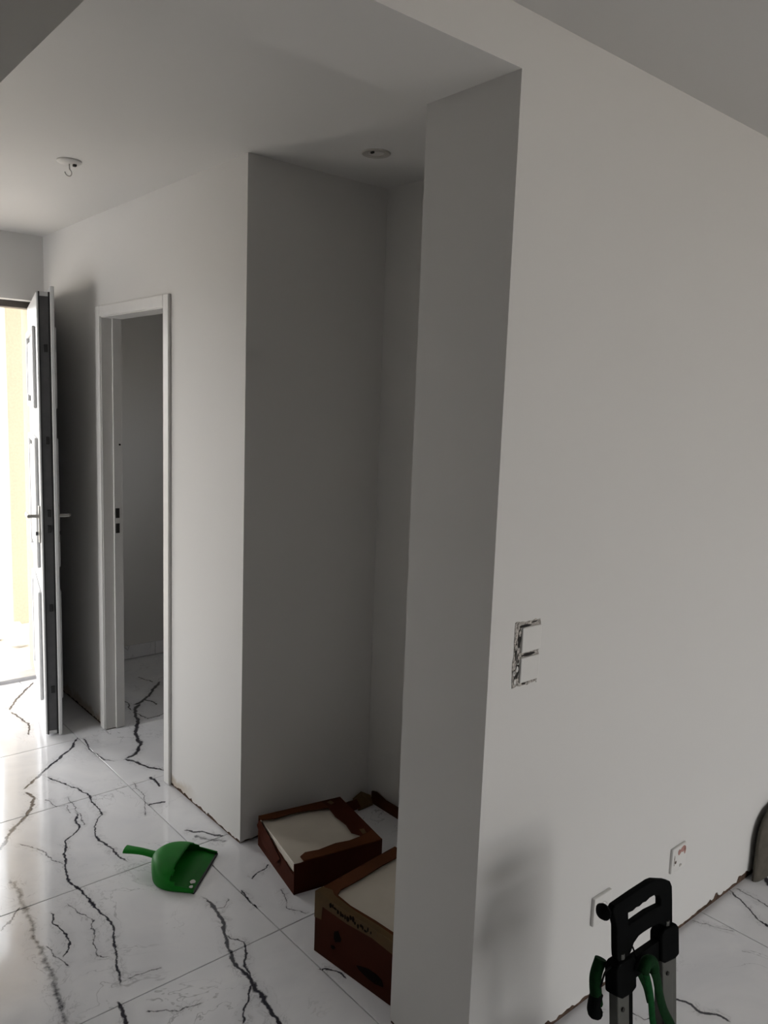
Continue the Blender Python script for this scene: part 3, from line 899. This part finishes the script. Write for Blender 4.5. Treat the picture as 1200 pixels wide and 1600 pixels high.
kn = MB().tube([(kx + .006, 0, .638), (kx - .022, 0, .648)], .005, 10)
kn.lathe([(.006, 0), (.016, -.004), (.018, -.010), (.013, -.017), (.004, -.020)], (kx - .016, 0, .649), 'x', 18)
kn.build('side_knob', M['black'], HT)
for x0, x1 in ((1.424, 1.452), (1.606, 1.634)):
    c = (x0 + x1) / 2 - OX
    MB().tube([(c, 0, .40), (c, 0, .535)], .0105, 14).build('inner_tube', M['alu'], HT)
lsp = hp([(1.403, -.088), (1.414, -.078), (1.466, -.082), (1.478, -.095), (1.479, -.158), (1.460, -.164), (1.425, -.160), (1.404, -.145)])
rsp = hp([(1.581, -.085), (1.592, -.076), (1.645, -.082), (1.656, -.095), (1.657, -.160), (1.640, -.164), (1.595, -.156), (1.581, -.145)])
for L in (lsp, rsp):
    o = MB().prism(L, 'y', -.016, .016).build('clamp_sleeve', M['black'], HT)
    bv = o.modifiers.new('soft', 'BEVEL'); bv.width = .004; bv.segments = 2
o = MB().prism(hp([(1.47, -.096), (1.585, -.100), (1.585, -.148), (1.54, -.145), (1.47, -.143)]), 'y', -.008, .008).build('cross_bar', M['black'], HT)
for x0, x1 in ((1.411, 1.473), (1.590, 1.654)):
    a, b = x0 - OX, x1 - OX
    p = MB().cbox(a + .002, b - .016, -.011, .012, .075, OT - .150, .003)
    po = p.build('pole', M['alu'], HT)
    MB().cbox(b - .018, b, -.010, .011, .075, OT - .150, .003).build('pole_side', M['black'] if x0 < 1.5 else M['alu'], po)
    MB().lathe([(0, 0), (.005, 0), (.005, -.003), (0, -.003)], ((a + b) / 2 - .012, -.0112, OT - .187), 'y', 10).build('rivet', M['dark'], po)
MB().cbox(-.135, .140, -.022, .024, .060, .090, .004).build('axle_housing', M['black'], HT)
MB().cbox(-.110, .115, -.036, -.024, .012, .16, .003).build('folded_toe_plate', M['alu'], HT)
for s in (-1, 1):
    wx_ = .003 + s * .165
    wl = MB().lathe([(.0, -.016), (.058, -.016), (.068, -.010), (.070, 0), (.068, .010), (.058, .016), (0, .016)], (wx_, .012, .0705), 'x', 30).build('wheel', M['seal'], HT)
    MB().lathe([(.0, -.019), (.030, -.019), (.034, -.012), (.034, .012), (.030, .019), (0, .019)], (wx_, .012, .0705), 'x', 22).build('hub', M['alu'], wl)
MB().tube([(-.17, .012, .0705), (.176, .012, .0705)], .007, 10).build('axle', M['alu'], HT)

# straps and cable hanging on it: things of their own
rot = Matrix.Rotation(math.radians(-5.5), 4, 'X')
def hw_(x, d, t_): 
    p = rot @ Vector((x - OX, d, t_ + OT))
    return p + Vector((1.53, .7925, 0))
def strap(name, label, L, wd, mat, cat='strap', group=None):
    return tag(MB().tube(spline([hw_(*p) for p in L], 6), .01, 12, flat=wd).build(name, mat), label, cat, group)
st_ = empty('green_strap', hw_(1.50, -.02, -.12)); tag(st_, 'dark green strap looped over the hand truck crossbar with two hanging tails', 'strap')
def sub(nm, pts, w, mat, r=.01, flat=True):
    o = MB().tube([p - st_.location for p in spline([hw_(*p) for p in pts], 6)], r, 12, flat=w if flat else None).build(nm, mat, st_)
    return o
sub('knot', [(1.476, -.031, -.118), (1.492, -.031, -.100), (1.512, -.031, -.108), (1.520, -.031, -.128)], (.014, .013), M['greend'])
sub('tail', [(1.486, -.032, -.118), (1.495, -.034, -.150), (1.508, -.032, -.195), (1.520, -.028, -.245), (1.537, -.026, -.300), (1.545, -.026, -.36)], (.010, .0045), M['greenw'])
sub('tail', [(1.515, -.030, -.118), (1.530, -.032, -.150), (1.546, -.030, -.200), (1.568, -.028, -.250), (1.600, -.030, -.305), (1.622, -.032, -.36)], (.013, .0045), M['greend'])
sub('tail', [(1.530, .022, -.130), (1.556, .026, -.180), (1.585, .028, -.228), (1.60, .028, -.27)], (.008, .004), M['greend'])
t = empty('bungee_hook', hw_(1.398, .030, -.13)); tag(t, 'dark green strap end with a bulky black hook behind the left pole', 'strap')
MB().tube([p - t.location for p in spline([hw_(1.412, .030, -.085), hw_(1.398, .034, -.120), hw_(1.398, .034, -.160), hw_(1.402, .034, -.185)], 6)], .013, 12).build('webbing', M['greend'], t)
MB().tube([p - t.location for p in spline([hw_(1.404, .034, -.155), hw_(1.392, .034, -.178), hw_(1.390, .034, -.196), hw_(1.405, .034, -.207)], 6)], [.008] + [.014] * 17 + [.012], 12).build('hook', M['black'], t)
tag(MB().tube(spline([hw_(1.405, .0, -.086), hw_(1.380, -.004, -.083), hw_(1.368, -.006, -.090), hw_(1.366, -.004, -.102), hw_(1.373, .004, -.117), hw_(1.388, .014, -.128)], 8), .0022, 8).build('cable_loop', M['wire']), 'thin black cable loop sticking out left of the hand truck', 'cable')
tag(MB().tube(spline([hw_(1.475, 0, -.062), hw_(1.484, -.004, -.078), hw_(1.484, -.012, -.100)], 8), .002, 8).build('thin_cord', M['wire']), 'thin black cord between the handle and the crossbar', 'cable')

# ------------------------------------------------------------------ dark rounded solid in place of a wall shadow, right edge
def shadow_form():
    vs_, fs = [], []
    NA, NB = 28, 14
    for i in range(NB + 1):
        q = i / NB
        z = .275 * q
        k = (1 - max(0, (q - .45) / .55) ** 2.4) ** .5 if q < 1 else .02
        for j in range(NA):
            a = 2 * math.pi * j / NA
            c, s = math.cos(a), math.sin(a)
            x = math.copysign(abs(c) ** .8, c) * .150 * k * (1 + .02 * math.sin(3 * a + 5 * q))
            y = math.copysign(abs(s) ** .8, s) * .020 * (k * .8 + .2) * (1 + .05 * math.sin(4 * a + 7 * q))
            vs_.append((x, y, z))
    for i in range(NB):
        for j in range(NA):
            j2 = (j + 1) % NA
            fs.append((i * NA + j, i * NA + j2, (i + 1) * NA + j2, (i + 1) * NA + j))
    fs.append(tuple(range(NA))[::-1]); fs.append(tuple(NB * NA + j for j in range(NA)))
    o = MB().add(vs_, fs, True).build('shadow_form', M['shadow_form'])
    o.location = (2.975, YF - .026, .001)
    return tag(o, 'grey brown rounded form standing in for a shadow on the wall at the right edge', 'shadow_form')
shadow_form()

# ------------------------------------------------------------------ outside the front door
o = MB().cbox(1.632, 2.10, 6.0, 6.4, -.03, 2.899, .01).build('porch_pillar', M['cream'])
tag(o, 'cream rendered porch pillar outside the front door', 'pillar')
tag(MB().cbox(.35, 2.20, YOUT, 6.45, 2.90, 3.05, .01).build('porch_roof', M['cream']), 'cream porch roof slab over the front door, carried by the pillar', 'porch roof')
rnd = random.Random(21)
def stone(x, y, z, r, label):
    bm = bmesh.new(); bmesh.ops.create_icosphere(bm, subdivisions=2, radius=r)
    for v in bm.verts: v.co *= rnd.uniform(.8, 1.15); v.co.z *= .8
    o = MB().bm(bm).build('rubble_stone', M['stone']); o.location = (x, y, z + r * .68)
    return tag(o, label, 'rubble', 'rubble beside the porch pillar')
stone(1.55, 5.55, -.03, .10, 'largest white rubble lump beside the porch pillar')
stone(1.45, 5.75, -.03, .07, 'middling white rubble lump beside the porch pillar')
stone(1.60, 5.85, -.03, .055, 'smallest white rubble lump at the foot of the porch pillar')
sh = tag(empty('garden_shrub', (2.42, 9.4, -.13)), 'dark green shrub in the garden beyond the porch', 'shrub')
lv = MB()
for i in range(2600):
    a, q = rnd.uniform(0, 2 * math.pi), rnd.random()
    rr = .55 * math.sqrt(rnd.random()) * (1 - .5 * abs(q - .5))
    c = Vector((rr * math.cos(a), rr * math.sin(a), 0.2 + q * 2.3))
    d = Vector((rnd.gauss(0, 1), rnd.gauss(0, 1), rnd.gauss(0, 1))).normalized(); e = d.orthogonal().normalized()
    l = rnd.uniform(.05, .09)
    lv.add([c - d * l, c + e * l * .4, c + d * l, c - e * l * .4], [(0, 1, 2, 3)])
fo = lv.build('foliage', M['leaf'], sh, recalc=False); fo['kind'] = 'stuff'
MB().tube([(0, 0, 0), (.02, 0, .8), (0, .02, 1.6)], [.04, .03, .012], 8).build('stem', M['bark'], sh)
